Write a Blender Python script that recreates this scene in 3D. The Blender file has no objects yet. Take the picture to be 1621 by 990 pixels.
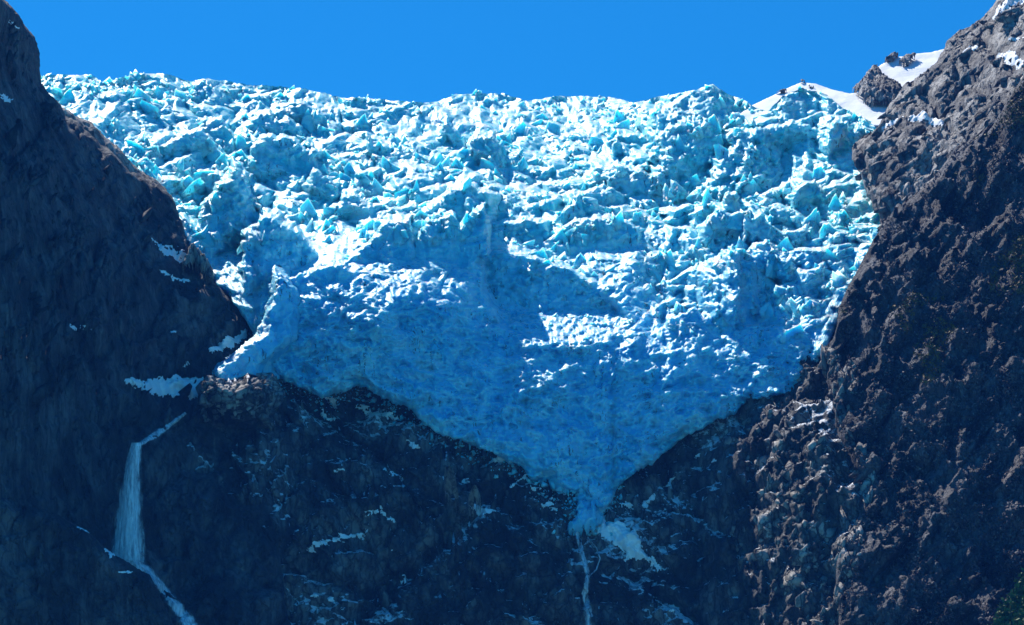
import bpy, bmesh, math, random
import numpy as np
R = math.radians
rng = np.random.default_rng(7)
random.seed(7)
S = bpy.context.scene
C = S.collection

# ------------------------------------------------------------------ camera, sky, sun, exposure
PITCH = 16.0
HFOV = 20.0
cam = bpy.data.cameras.new('camera')
camo = bpy.data.objects.new('camera', cam)
C.objects.link(camo)
cam.sensor_width = 36.0
cam.lens = 18.0 / math.tan(R(HFOV / 2))
cam.clip_start = 1.0
cam.clip_end = 60000.0
camo.location = (0, 0, 0)
camo.rotation_euler = (R(90 + PITCH), 0, 0)
S.camera = camo
S.render.resolution_x, S.render.resolution_y = 1024, 625

SUN_AZ = 32.0      # degrees to the left of straight ahead
SUN_EL = 53.5
w = bpy.data.worlds.new('World')
S.world = w
w.use_nodes = True
nt = w.node_tree
bg = nt.nodes['Background']
sky = nt.nodes.new('ShaderNodeTexSky')
sky.sky_type = 'NISHITA'
sky.sun_disc = False
sky.sun_elevation = R(SUN_EL)
sky.sun_rotation = R(-SUN_AZ)
sky.altitude = 1500
sky.air_density = 1.0
sky.dust_density = 0.3
sky.ozone_density = 3.0
tint = nt.nodes.new('ShaderNodeMix')
tint.data_type = 'RGBA'
tint.blend_type = 'MULTIPLY'
tint.inputs[0].default_value = 1.0
tint.inputs[7].default_value = (0.055, 0.64, 1.0, 1.0)
nt.links.new(sky.outputs[0], tint.inputs[6])
nt.links.new(tint.outputs[2], bg.inputs[0])
bg.inputs[1].default_value = 0.091

sl = bpy.data.lights.new('sun', 'SUN')
slo = bpy.data.objects.new('sun', sl)
C.objects.link(slo)
sl.energy = 4.5
sl.angle = R(0.5)
sl.color = (1.0, 0.965, 0.90)
ce = math.cos(R(SUN_EL))
sd = (-math.sin(R(SUN_AZ)) * ce, math.cos(R(SUN_AZ)) * ce, math.sin(R(SUN_EL)))
from mathutils import Vector
slo.rotation_euler = Vector(sd).to_track_quat('Z', 'Y').to_euler()
slo.location = (-500, 1500, 1500)

S.view_settings.view_transform = 'Standard'
S.view_settings.look = 'None'
S.view_settings.exposure = 0.75
S.view_settings.gamma = 1.0
S.render.engine = 'CYCLES'
S.cycles.max_bounces = 6
S.cycles.diffuse_bounces = 4
S.cycles.transparent_max_bounces = 12

# ------------------------------------------------------------------ numeric helpers
FP = 810.5 / math.tan(R(HFOV / 2))          # survey station bearings -> metres
cp, sp_ = math.cos(R(PITCH)), math.sin(R(PITCH))

def world(px, py, Y):
    """bearing (px, py) and forward distance Y in metres -> point of the terrain"""
    a = (px - 810.5) / FP
    b = (495.0 - py) / FP
    k = Y / (cp - b * sp_)
    return np.stack([a * k, Y + 0 * k, (sp_ + b * cp) * k], -1)

PERM = rng.permutation(256)
PERM = np.concatenate([PERM, PERM, PERM])
G3 = rng.normal(size=(256, 3)); G3 /= np.linalg.norm(G3, axis=1)[:, None]
G3 = G3.astype(np.float32)

def perlin(p):
    p = np.asarray(p, np.float32)
    i = np.floor(p).astype(np.int32)
    f = p - i
    i &= 255
    u = f * f * f * (f * (f * 6 - 15) + 10)
    out = None
    acc = []
    for dx in (0, 1):
        A = PERM[i[..., 0] + dx]
        for dy in (0, 1):
            B = PERM[A + i[..., 1] + dy]
            for dz in (0, 1):
                g = G3[PERM[B + i[..., 2] + dz]]
                acc.append(g[..., 0] * (f[..., 0] - dx) + g[..., 1] * (f[..., 1] - dy) + g[..., 2] * (f[..., 2] - dz))
    ux, uy, uz = u[..., 0], u[..., 1], u[..., 2]
    l = lambda a, b, t: a + (b - a) * t
    x00 = l(acc[0], acc[1], uz); x01 = l(acc[2], acc[3], uz)
    x10 = l(acc[4], acc[5], uz); x11 = l(acc[6], acc[7], uz)
    return l(l(x00, x01, uy), l(x10, x11, uy), ux) * 1.5

def fbm(p, size, octaves=4, gain=0.5, stretch=(1, 1, 1), seed=0.0, ridged=False):
    p = np.asarray(p) * (np.array(stretch) / size) + seed * 17.13
    a, s, n = 1.0, 0.0, 0.0
    for o in range(octaves):
        v = perlin(p * 2.03 ** o + o * 5.7)
        if ridged: v = 1 - 2 * np.abs(v)
        s = s + a * v; n += a; a *= gain
    return s / n

def h2(ix, iy, k):
    n = (ix.astype(np.int64) * 73856093) ^ (iy.astype(np.int64) * 19349663) ^ np.int64(k * 83492791 + 12345)
    n = (n ^ (n >> 13)) * 1274126177
    n = (n ^ (n >> 16)) & 0xFFFFFF
    n = (n * 16807) & 0x7FFFFFFF
    return (n & 0xFFFFF) / float(0x100000)

def sstep(a, b, x):
    t = np.clip((x - a) / (b - a), 0, 1)
    return t * t * (3 - 2 * t)

def pl(pts):
    xs = np.array([p[0] for p in pts], float); ys = np.array([p[1] for p in pts], float)
    return lambda x: np.interp(x, xs, ys)

def tps(ctrl):
    c = np.array(ctrl, float)
    P = c[:, :2] / 300.0
    n = len(P)
    d = np.linalg.norm(P[:, None] - P[None], axis=2)
    K = np.where(d > 0, d * d * np.log(d + 1e-12), 0) + np.eye(n) * 0.02
    A = np.zeros((n + 3, n + 3)); A[:n, :n] = K; A[:n, n] = 1; A[:n, n + 1:] = P; A[n, :n] = 1; A[n + 1:, :n] = P.T
    wv = np.linalg.solve(A, np.concatenate([c[:, 2], [0, 0, 0]]))
    def f(x, y):
        x = np.asarray(x, float) / 300.0; y = np.asarray(y, float) / 300.0
        o = wv[n] + wv[n + 1] * x + wv[n + 2] * y
        for k in range(n):
            r2 = (x - P[k, 0]) ** 2 + (y - P[k, 1]) ** 2
            o = o + wv[k] * 0.5 * r2 * np.log(r2 + 1e-12)
        return o
    return f

def blocks(px, py, cx, cy, amp, seed, warp=0.35, hang=1.0, p_apron=0.25, top=3.0, grad=-1.0):
    """union of convex blocks standing on a slope; returns depth offset (m, negative = towards the valley) and block id.
    cx, cy = block spacing; each block is a prow of two faces below a tilted crest."""
    q = np.stack([px / (cx * 1.7), py / (cy * 1.7), 0 * px], -1)
    wx = px + cx * warp * perlin(q + seed * 3.1) + cx * 0.12 * perlin(q * 4.1 + seed)
    wy = py + cy * warp * perlin(q + seed * 5.3 + 40) + cy * 0.14 * perlin(q * 4.7 + seed + 9)
    gx = np.floor(wx / cx).astype(np.int64); gy = np.floor(wy / cy).astype(np.int64)
    best = np.full(px.shape, 1e9); bid = np.zeros(px.shape, np.int64)
    for ox in (-1, 0, 1):
        for oy in (-2, -1, 0, 1):
            ix, iy = gx + ox, gy + oy
            H = [h2(ix, iy, k + seed * 20) for k in range(9)]
            ccx = (ix + 0.15 + 0.7 * H[0]) * cx; ccy = (iy + 0.15 + 0.7 * H[1]) * cy
            dx = (wx - ccx); dy = (wy - ccy)
            ap = (H[2] < p_apron)
            # slope of the front face, metres of depth per unit height, relative to the ice slope
            gyf = np.where(ap, grad * (0.55 + 0.42 * H[3]), grad * (0.12 + 0.5 * H[3]))
            a = (0.15 + 1.1 * H[4]); b = (0.15 + 1.1 * H[5])
            th = (H[6] - 0.5) * 1.2
            rx = dx * np.cos(th) + dy * np.sin(th)
            face = np.maximum(a * rx, -b * rx) * amp + gyf * dy * 1.0
            crest = -(dy + cy * (0.25 + 0.35 * H[7]) + dx * (H[8] - 0.5) * 0.9)
            topf = crest * top + gyf * dy
            d = np.maximum(face, topf)
            side = np.maximum(np.abs(dx) - cx * 0.62, 0) * 3.0
            d = d + side + grad * (ccy - wy)
            # each block's centre lies on the mean slope
            m = d < best
            best = np.where(m, d, best)
            bid = np.where(m, (ix & 0xFFFF) * 65536 + (iy & 0xFFFF), bid)
    return best, bid

def bump_mask(px, py, poly_pts, soft):
    """signed distance to polygon (positive inside) -> soft mask"""
    P = np.array(poly_pts, float)
    inside = np.zeros(px.shape, bool); dmin = np.full(px.shape, 1e9)
    n = len(P)
    for i in range(n):
        x0, y0 = P[i]; x1, y1 = P[(i + 1) % n]
        ex, ey = x1 - x0, y1 - y0
        t = np.clip(((px - x0) * ex + (py - y0) * ey) / (ex * ex + ey * ey + 1e-9), 0, 1)
        dmin = np.minimum(dmin, np.hypot(px - x0 - t * ex, py - y0 - t * ey))
        c = ((y0 > py) != (y1 > py))
        with np.errstate(divide='ignore', invalid='ignore'):
            xi = (x1 - x0) * (py - y0) / (y1 - y0 + 1e-12) + x0
        inside ^= c & (px < xi)
    sd_ = np.where(inside, dmin, -dmin)
    return sstep(-soft, soft, sd_), sd_

# ------------------------------------------------------------------ mesh helpers
def link_mesh(name, verts, faces, mat, parent=None, smooth=False):
    me = bpy.data.meshes.new(name)
    faces = np.asarray(faces, np.int32)
    k = faces.shape[1]
    me.vertices.add(len(verts)); me.vertices.foreach_set('co', np.asarray(verts, np.float32).ravel())
    me.loops.add(faces.size); me.loops.foreach_set('vertex_index', faces.ravel())
    me.polygons.add(len(faces))
    me.polygons.foreach_set('loop_start', np.arange(0, faces.size, k, dtype=np.int32))
    me.polygons.foreach_set('loop_total', np.full(len(faces), k, np.int32))
    if smooth: me.polygons.foreach_set('use_smooth', np.ones(len(faces), bool))
    me.update(calc_edges=True); me.validate()
    if mat: me.materials.append(mat)
    o = bpy.data.objects.new(name, me); C.objects.link(o)
    if parent: o.parent = parent
    return o

def grid_faces(nr, nc):
    i = np.arange(nr * nc).reshape(nr, nc)
    return np.stack([i[:-1, :-1], i[1:, :-1], i[1:, 1:], i[:-1, 1:]], -1).reshape(-1, 4)

def sub_mesh(name, V, F, mat, parent=None, smooth=False):
    u, inv = np.unique(F, return_inverse=True)
    return link_mesh(name, V[u], inv.reshape(F.shape), mat, parent, smooth)

def tag(o, label=None, cat=None, group=None, kind=None):
    if label: o['label'] = label
    if cat: o['category'] = cat
    if group: o['group'] = group
    if kind: o['kind'] = kind
    return o

# ------------------------------------------------------------------ materials
class NT:
    def __init__(s, name):
        s.m = bpy.data.materials.new(name); s.m.use_nodes = True
        s.t = s.m.node_tree; s.b = s.t.nodes['Principled BSDF']
        s.geo = s.t.nodes.new('ShaderNodeNewGeometry')
        s.pos = s.geo.outputs['Position']
    def new(s, k, **kw):
        n = s.t.nodes.new(k)
        for a, v in kw.items(): setattr(n, a, v)
        return n
    def ln(s, a, b): s.t.links.new(a, b)
    def mapped(s, scale=(1, 1, 1), rot=(0, 0, 0)):
        m = s.new('ShaderNodeMapping'); m.inputs['Scale'].default_value = scale; m.inputs['Rotation'].default_value = rot
        s.ln(s.pos, m.inputs[0]); return m.outputs[0]
    def noise(s, size, detail=5, rough=0.55, scale=(1, 1, 1), rot=(0, 0, 0), dist=0.0):
        n = s.new('ShaderNodeTexNoise'); n.inputs['Scale'].default_value = 1.0 / size
        n.inputs['Detail'].default_value = detail; n.inputs['Roughness'].default_value = rough
        n.inputs['Distortion'].default_value = dist
        s.ln(s.mapped(scale, rot), n.inputs['Vector']); return n.outputs[0]
    def ramp(s, v, stops):
        r = s.new('ShaderNodeValToRGB'); e = r.color_ramp.elements
        while len(e) < len(stops): e.new(0.5)
        for i, (p, c) in enumerate(stops):
            e[i].position = p; e[i].color = (c, c, c, 1) if isinstance(c, (int, float)) else (*c, 1)
        s.ln(v, r.inputs[0]); return r.outputs[0]
    def mix(s, f, a, b, mode='MIX'):
        n = s.new('ShaderNodeMix', data_type='RGBA', blend_type=mode)
        for sock, v in ((n.inputs[0], f), (n.inputs[6], a), (n.inputs[7], b)):
            if isinstance(v, (int, float)): sock.default_value = v
            elif isinstance(v, tuple): sock.default_value = (*v, 1)
            else: s.ln(v, sock)
        return n.outputs[2]
    def math(s, op, a, b=0.0, clamp=False):
        n = s.new('ShaderNodeMath', operation=op, use_clamp=clamp)
        for sock, v in ((n.inputs[0], a), (n.inputs[1], b)):
            if isinstance(v, (int, float)): sock.default_value = v
            else: s.ln(v, sock)
        return n.outputs[0]
    def up(s):
        x = s.new('ShaderNodeSeparateXYZ'); s.ln(s.geo.outputs['Normal'], x.inputs[0])
        return x.outputs[2]
    def bump(s, h, dist, strength=1.0, prev=None):
        n = s.new('ShaderNodeBump'); n.inputs['Distance'].default_value = dist; n.inputs['Strength'].default_value = strength
        s.ln(h, n.inputs['Height'])
        if prev is not None: s.ln(prev, n.inputs['Normal'])
        return n.outputs[0]
    def out(s, col, rough=0.8, spec=0.3, nrm=None):
        s.ln(col, s.b.inputs['Base Color']) if not isinstance(col, tuple) else setattr(s.b.inputs['Base Color'], 'default_value', (*col, 1))
        s.b.inputs['Roughness'].default_value = rough
        s.b.inputs['Specular IOR Level'].default_value = spec
        if nrm is not None: s.ln(nrm, s.b.inputs['Normal'])
        return s.m

def make_ice(name, blue=(0.10, 0.64, 0.76), pale=(0.40, 0.82, 0.88), snow_up=(0.80, 1.08), grit=0.85):
    m = NT(name)
    up = m.up()
    n1 = m.noise(7, 5, 0.6)
    vc = m.new('ShaderNodeTexVoronoi'); vc.inputs['Scale'].default_value = 1 / 12.0; m.ln(m.mapped(), vc.inputs['Vector'])
    sx = m.new('ShaderNodeSeparateColor'); m.ln(vc.outputs['Color'], sx.inputs[0])
    tone = m.math('ADD', m.math('MULTIPLY', m.noise(28, 4, 0.55), 0.65), m.math('MULTIPLY', sx.outputs[0], 0.35))
    ice = m.mix(m.ramp(tone, [(0.34, 0.0), (0.66, 1.0)]), blue, pale)
    # deep shade of the lower tongue painted in: bluer ice colour towards the bottom
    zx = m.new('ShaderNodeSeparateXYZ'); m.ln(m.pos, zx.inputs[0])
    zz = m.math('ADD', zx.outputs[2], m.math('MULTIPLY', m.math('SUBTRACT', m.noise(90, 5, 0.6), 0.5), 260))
    low_shade = m.new('ShaderNodeMapRange'); low_shade.inputs['From Min'].default_value = 930; low_shade.inputs['From Max'].default_value = 740
    m.ln(zz, low_shade.inputs['Value'])
    ice = m.mix(low_shade.outputs[0], ice, m.mix(m.ramp(tone, [(0.34, 0.0), (0.66, 1.0)]), (0.08, 0.52, 0.80), (0.32, 0.74, 0.90)))
    sel = m.math('ADD', up, m.math('MULTIPLY', m.math('SUBTRACT', n1, 0.5), 0.9))
    snowf = m.ramp(sel, [(snow_up[0], 0.0), (snow_up[1], 1.0)])
    # meltwater grit running down the walls
    st = m.noise(4.0, 6, 0.65, scale=(1, 1, 0.16), dist=0.5)
    area = m.ramp(m.noise(38, 3, 0.5), [(0.46, 0.0), (0.56, 1.0)])
    gr = m.math('MULTIPLY', m.ramp(st, [(0.58, 0.0), (0.63, grit)]), area)
    c = m.mix(m.ramp(m.noise(46, 6, 0.65, scale=(1, 1, 1.6), dist=0.8), [(0.55, 0.0), (0.70, 0.45)]), ice, (0.16, 0.36, 0.42))
    c = m.mix(snowf, c, (0.86, 0.87, 0.88))
    c = m.mix(gr, c, (0.07, 0.09, 0.11))
    b = m.bump(m.noise(3.5, 5, 0.6), 0.8)
    m.b.inputs['Subsurface Weight'].default_value = 0.8
    m.b.inputs['Subsurface Radius'].default_value = (0.25, 0.8, 1.0)
    m.b.inputs['Subsurface Scale'].default_value = 8.0
    return m.out(c, 0.5, 0.35, b)

def make_snow(name, col=(0.87, 0.88, 0.90)):
    m = NT(name)
    b = m.bump(m.noise(6, 6, 0.6), 0.7)
    return m.out(m.mix(m.ramp(m.noise(12, 5, 0.6), [(0.45, 0.0), (0.7, 0.4)]), col, (0.70, 0.72, 0.76)), 0.7, 0.2, b)

def make_rock(name, dark=(0.03, 0.033, 0.04), light=(0.19, 0.18, 0.18), warm=(0.15, 0.10, 0.07), warm_amt=0.3, streak=0.6, sun_fleck=0.0, bumpd=2.5, snow=0.0, crack=0.6):
    m = NT(name)
    a = m.noise(45, 8, 0.62)
    c = m.mix(m.ramp(a, [(0.42, 0.0), (0.60, 1.0)]), dark, light)
    c = m.mix(m.math('MULTIPLY', m.ramp(m.noise(70, 6, 0.65, dist=1.0), [(0.48, 0.0), (0.66, 1.0)]), warm_amt), c, warm)
    st = m.noise(16, 8, 0.68, scale=(1, 1, 0.10), dist=0.4)
    c = m.mix(m.math('MULTIPLY', m.ramp(st, [(0.47, 0.0), (0.62, 1.0)]), streak), c, (0.030, 0.034, 0.042))
    st2 = m.noise(11, 7, 0.66, scale=(1, 1, 0.12), rot=(0, 0.1, 0))
    c = m.mix(m.math('MULTIPLY', m.ramp(st2, [(0.60, 0.0), (0.72, 1.0)]), streak * 0.5), c, (0.30, 0.28, 0.26))
    st3 = m.noise(5.5, 6, 0.7, scale=(1, 1, 0.06), dist=0.2)
    c = m.mix(m.math('MULTIPLY', m.ramp(st3, [(0.52, 0.0), (0.60, 1.0)]), streak * 0.6), c, (0.02, 0.024, 0.03))
    if sun_fleck:  # bright specks in the colour stand in for sunlit rock edges
        fl = m.noise(2.6, 4, 0.7, scale=(1, 1, 0.7), rot=(0, 0.6, 0), dist=1.0)
        c = m.mix(m.math('MULTIPLY', m.ramp(fl, [(0.60, 0.0), (0.70, 1.0)]), sun_fleck), c, (0.52, 0.49, 0.49))
    if snow:
        nz1 = m.noise(10, 8, 0.75, scale=(0.55, 1, 1.7), rot=(0, 0.45, 0))
        ar = m.ramp(m.noise(90, 4, 0.6), [(0.50, 0.0), (0.62, 0.18)])
        sel = m.math('ADD', m.math('MULTIPLY', m.up(), 0.35), m.math('ADD', nz1, ar))
        c = m.mix(m.ramp(sel, [(0.86 - snow * 0.3, 0.0), (0.87 - snow * 0.25, 1.0)]), c, (0.82, 0.83, 0.86))
    vr = m.new('ShaderNodeTexVoronoi', feature='DISTANCE_TO_EDGE'); vr.inputs['Scale'].default_value = 1 / 13.0
    wv = m.new('ShaderNodeVectorMath', operation='ADD'); nz = m.new('ShaderNodeTexNoise'); nz.inputs['Scale'].default_value = 0.08; nz.inputs['Detail'].default_value = 5
    sc = m.new('ShaderNodeVectorMath', operation='SCALE'); sc.inputs['Scale'].default_value = 22.0
    m.ln(m.pos, nz.inputs['Vector']); m.ln(nz.outputs['Color'], sc.inputs[0])
    m.ln(m.mapped((1.5, 1, 0.55), (0, 0.7, 0)), wv.inputs[0]); m.ln(sc.outputs[0], wv.inputs[1]); m.ln(wv.outputs[0], vr.inputs['Vector'])
    ck = m.ramp(vr.outputs['Distance'], [(0.0, 0.0), (0.09, 1.0)])
    c = m.mix(m.math('MULTIPLY', m.math('SUBTRACT', 1.0, ck), crack), c, (0.025, 0.025, 0.03))
    b = m.bump(m.noise(4.0, 8, 0.7), bumpd)
    b = m.bump(ck, 1.6, prev=b)
    b = m.bump(m.noise(14, 7, 0.65, scale=(1, 1, 0.25)), bumpd * 1.2, prev=b)
    return m.out(c, 0.78, 0.25, b)

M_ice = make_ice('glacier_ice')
M_snow = make_snow('snow')
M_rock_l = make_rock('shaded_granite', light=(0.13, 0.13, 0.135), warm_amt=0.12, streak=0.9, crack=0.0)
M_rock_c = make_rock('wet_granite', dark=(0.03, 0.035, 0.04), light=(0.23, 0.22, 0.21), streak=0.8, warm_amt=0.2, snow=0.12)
M_rock_p = make_rock('pale_rib_rock', dark=(0.14, 0.135, 0.135), light=(0.55, 0.52, 0.48), warm=(0.40, 0.33, 0.25), warm_amt=0.4, streak=0.3, sun_fleck=0.4)  # pale rock, lightened beyond the grey granite so the ribs look sunlit
M_rock_g = make_rock('grey_granite', dark=(0.09, 0.088, 0.095), light=(0.46, 0.43, 0.40), warm=(0.33, 0.28, 0.22), warm_amt=0.4, streak=0.35, sun_fleck=0.25)
M_rock_v = make_rock('scrubby_rock', dark=(0.022, 0.023, 0.028), light=(0.16, 0.16, 0.175), warm=(0.17, 0.09, 0.045), warm_amt=0.28, streak=0.5, sun_fleck=0.8, bumpd=4.0)

def rock_relief(P, px, py, seed, big=1.0, flute=1.0, facet=1.0, diag=0.5):
    """depth offset in metres from several scales of 3D noise (P = world position of the undisturbed face)"""
    r = big * 26 * fbm(P, 150, 3, 0.5, seed=seed, ridged=True)
    r = r + flute * 12 * fbm(P, 46, 4, 0.55, stretch=(1.0, 1.0, 0.28), seed=seed + 1, ridged=True)
    c, s = math.cos(diag), math.sin(diag)
    Q = np.stack([P[..., 0] * c + P[..., 2] * s, P[..., 1], -P[..., 0] * s + P[..., 2] * c], -1)
    r = r + facet * 9 * fbm(Q, 34, 5, 0.58, stretch=(0.45, 1, 1.3), seed=seed + 2, ridged=True)
    r = r + 3.0 * fbm(Q, 13, 4, 0.62, stretch=(0.5, 1, 1.4), seed=seed + 3, ridged=True)
    r = r + 1.2 * fbm(Q, 5, 3, 0.65, stretch=(0.6, 1, 1.5), seed=seed + 4, ridged=True)
    cd, sn = math.cos(diag), math.sin(diag)
    ux, uy = px * cd - py * sn + 4000, px * sn + py * cd + 4000
    k1, _ = blocks(ux, uy, 46, 60, 0.5, seed + 50, grad=-0.35, top=1.4, p_apron=0.5)
    k2, _ = blocks(ux, uy, 15, 22, 0.6, seed + 60, grad=-0.35, top=1.4, p_apron=0.5)
    return -r * 0.8 + facet * (1.15 * k1 + 1.0 * k2)

def edge_wrap(px, ex, side, R_, back):
    """sheet columns past the outline ex turn round the corner and run back; side=+1 outline on the right"""
    d = (px - ex) * side                     # >0 past the outline
    inside = np.clip(-d, 0, R_)
    t = 1 - inside / R_
    dep = R_ * 0.9 * (1 - np.sqrt(np.clip(1 - t * t, 0, 1)))
    over = np.maximum(d, 0)
    x = np.where(d > 0, ex - side * 0.35 * over, px)
    return x, dep + over * back

# ------------------------------------------------------------------ terrain sheets
# --- left mountain
L_edge = pl([(-200, -120), (-60, -45), (2, 5), (20, 23), (47, 43), (67, 58), (97, 69), (117, 67), (140, 68), (167, 88), (180, 108), (200, 146),
             (233, 182), (260, 210), (277, 230), (292, 252), (320, 276), (360, 290), (400, 300), (430, 318), (460, 350), (490, 372), (520, 392), (560, 398), (640, 420), (1100, 470)])
L_base = tps([(-200, -100, 2150), (-200, 500, 2000), (-200, 1100, 1950), (0, 0, 2380), (0, 300, 2260), (0, 600, 2200), (0, 1000, 2150),
              (70, 120, 2560), (180, 235, 2650), (150, 400, 2470), (150, 700, 2380), (150, 1000, 2300), (280, 330, 2700), (330, 450, 2640),
              (390, 520, 2620), (300, 600, 2560), (300, 800, 2470), (300, 1000, 2400), (420, 640, 2560), (450, 1000, 2440)])
L_edge_outer = L_edge
L_edge = lambda y: L_edge_outer(y) - 20 * sstep(172, 195, y) * sstep(330, 270, y)
def brown_pos(px, py):
    ex = L_edge_outer(py)
    x, dep = edge_wrap(px, ex, 1, 10, 6.0)
    Y = L_base(np.minimum(px, ex), py) + dep + 30
    P = world(x, py, Y)
    P[..., 1] += rock_relief(P, px, py, 2, big=0.3, flute=0.5, facet=0.8, diag=-0.8)
    return P + np.stack([4 * fbm(P, 12, 4, seed=9), 0 * px, 4 * fbm(P, 12, 4, seed=10)], -1)
def left_pos(px, py):
    ex = L_edge(py)
    x, dep = edge_wrap(px, ex, 1, 22, 6.0)
    x = x + 3.0 * fbm(np.stack([px * 0, py, py * 0], -1), 30, 4) * 0
    Y = L_base(np.minimum(px, ex), py) + dep
    P = world(x, py, Y)
    r = rock_relief(P, px, py, 1, big=0.8, flute=1.0, facet=0.8, diag=-0.7)
    # dark recess beside the ice
    P[..., 1] += r
    n = np.stack([0.35 * fbm(P, 30, 4, seed=9), 0 * r, 0.35 * fbm(P, 30, 4, seed=10)], -1)
    return P + n * 9

def sheet(name, pos, x0, x1, y0, y1, step, mat, smooth=False):
    xs = np.arange(x0, x1 + step, step); ys = np.arange(y0, y1 + step, step)
    PX, PY = np.meshgrid(xs, ys)
    V = pos(PX, PY)
    return link_mesh(name, V.reshape(-1, 3), grid_faces(len(ys), len(xs)), mat, smooth=smooth), V

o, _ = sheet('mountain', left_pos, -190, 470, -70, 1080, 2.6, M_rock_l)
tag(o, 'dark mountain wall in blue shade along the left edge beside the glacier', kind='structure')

o, _ = sheet('rock_ridge', brown_pos, 60, 330, 160, 400, 2.2, M_rock_g)
tag(o, 'narrow brown rock ridge between the dark left wall and the ice', kind='structure')

# --- rock spur in the lower left corner
SP_top = pl([(-200, 760), (0, 792), (50, 805), (100, 824), (140, 845), (175, 878), (210, 900), (240, 915), (262, 960), (280, 1000), (330, 1100)])
def spur_pos(px, py):
    t = SP_top(px)
    d = t - py
    over = np.maximum(d, 0)
    inside = np.clip(-d, 0, 20); tt = 1 - inside / 20
    y = np.where(d > 0, t + 0.15 * over, py)
    Y = 2170 + 0.42 * px - 0.12 * (y - 800) + over * 6 + 20 * (1 - np.sqrt(np.clip(1 - tt * tt, 0, 1)))
    P = world(px, y, Y)
    P[..., 1] += rock_relief(P, px, py, 4, big=0.45, flute=1.0, facet=0.4, diag=-0.5)
    P[..., 2] += 3 * fbm(P, 20, 4, seed=3)
    return P
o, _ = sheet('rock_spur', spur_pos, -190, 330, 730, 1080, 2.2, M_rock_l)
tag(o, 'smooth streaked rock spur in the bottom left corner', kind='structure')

# --- cliff under the glacier
C_base = tps([(300, 440, 2790), (400, 440, 2760), (400, 520, 2680), (100, 500, 2640), (100, 1100, 2400), (300, 560, 2620), (300, 700, 2520), (300, 1000, 2450), (390, 615, 2575), (390, 670, 2530), (500, 620, 2600), (500, 700, 2540), (500, 1000, 2470),
              (700, 700, 2555), (700, 800, 2520), (700, 1000, 2480), (930, 780, 2540), (930, 860, 2500), (930, 1000, 2470), (1100, 700, 2570), (1100, 850, 2510), (1100, 1000, 2470),
              (1160, 640, 2600), (1250, 600, 2610), (1200, 700, 2530), (1200, 1000, 2420), (1300, 580, 2600), (1300, 700, 2480), (1300, 1000, 2370), (1400, 700, 2480), (1400, 1000, 2370),
              (600, 500, 2700), (900, 500, 2720), (1200, 500, 2700)])
def cliff_pos(px, py):
    Y = C_base(px, py) + 32 * sstep(400, 500, px) * sstep(1300, 1150, px) + 3.5 * sstep(400, 450, px) * np.maximum(565 - py, 0)
    P = world(px, py, Y)
    rgt = sstep(1080, 1180, px)
    P[..., 1] += rock_relief(P, px, py, 7, big=0.7, flute=0.8, facet=1.0, diag=0.6) * (0.85 + 0.25 * rgt)
    P[..., 1] -= rgt * (9 * fbm(P, 26, 4, 0.6, seed=30, ridged=True) + 17 * fbm(P, 46, 4, 0.55, stretch=(1, 1, 0.35), seed=35, ridged=True))
    # ramps and gullies cut across the slabs
    for k, (xa, ya, xb, yb, wd, dp) in enumerate([(560, 985, 760, 815, 13, 16), (480, 640, 700, 800, 10, 9), (760, 780, 900, 905, 9, 9), (1020, 740, 1180, 880, 10, 9), (330, 700, 345, 980, 16, 10), (440, 900, 640, 960, 8, 8), (960, 900, 1120, 990, 9, 10), (1100, 760, 1110, 980, 14, 12)]):
        ex_, ey_ = xb - xa, yb - ya; L2 = ex_ * ex_ + ey_ * ey_
        qq = 14 * fbm(np.stack([px, py, px * 0 + k], -1), 60, 3)
        tt_ = ((px - xa) * ex_ + (py - ya) * ey_) / L2
        dd_ = ((px - xa) * ey_ - (py - ya) * ex_) / math.sqrt(L2) + qq
        P[..., 1] += dp * np.exp(-(dd_ / wd) ** 2) * sstep(-0.1, 0.1, tt_) * sstep(1.15, 0.9, tt_) + dp * 0.7 * sstep(-wd, wd, dd_) * sstep(-0.1, 0.15, tt_) * sstep(1.1, 0.8, tt_) * np.exp(-np.maximum(dd_, 0) / 60)
    # lit boulder shelf below the ice ridge
    m, _ = bump_mask(px, py, [(322, 640), (345, 612), (400, 603), (440, 612), (445, 650), (400, 672), (340, 668)], 14)
    P[..., 1] -= m * (50 + 9 * fbm(P, 14, 4, seed=12, ridged=True) + (py - 640) * 1.2)
    P += np.stack([3 * fbm(P, 16, 4, seed=19), 0 * px, 3 * fbm(P, 16, 4, seed=20)], -1)
    return P
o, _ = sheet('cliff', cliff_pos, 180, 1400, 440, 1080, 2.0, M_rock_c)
tag(o, 'steep dark rock cliff below the hanging glacier tongue', kind='structure')

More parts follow.
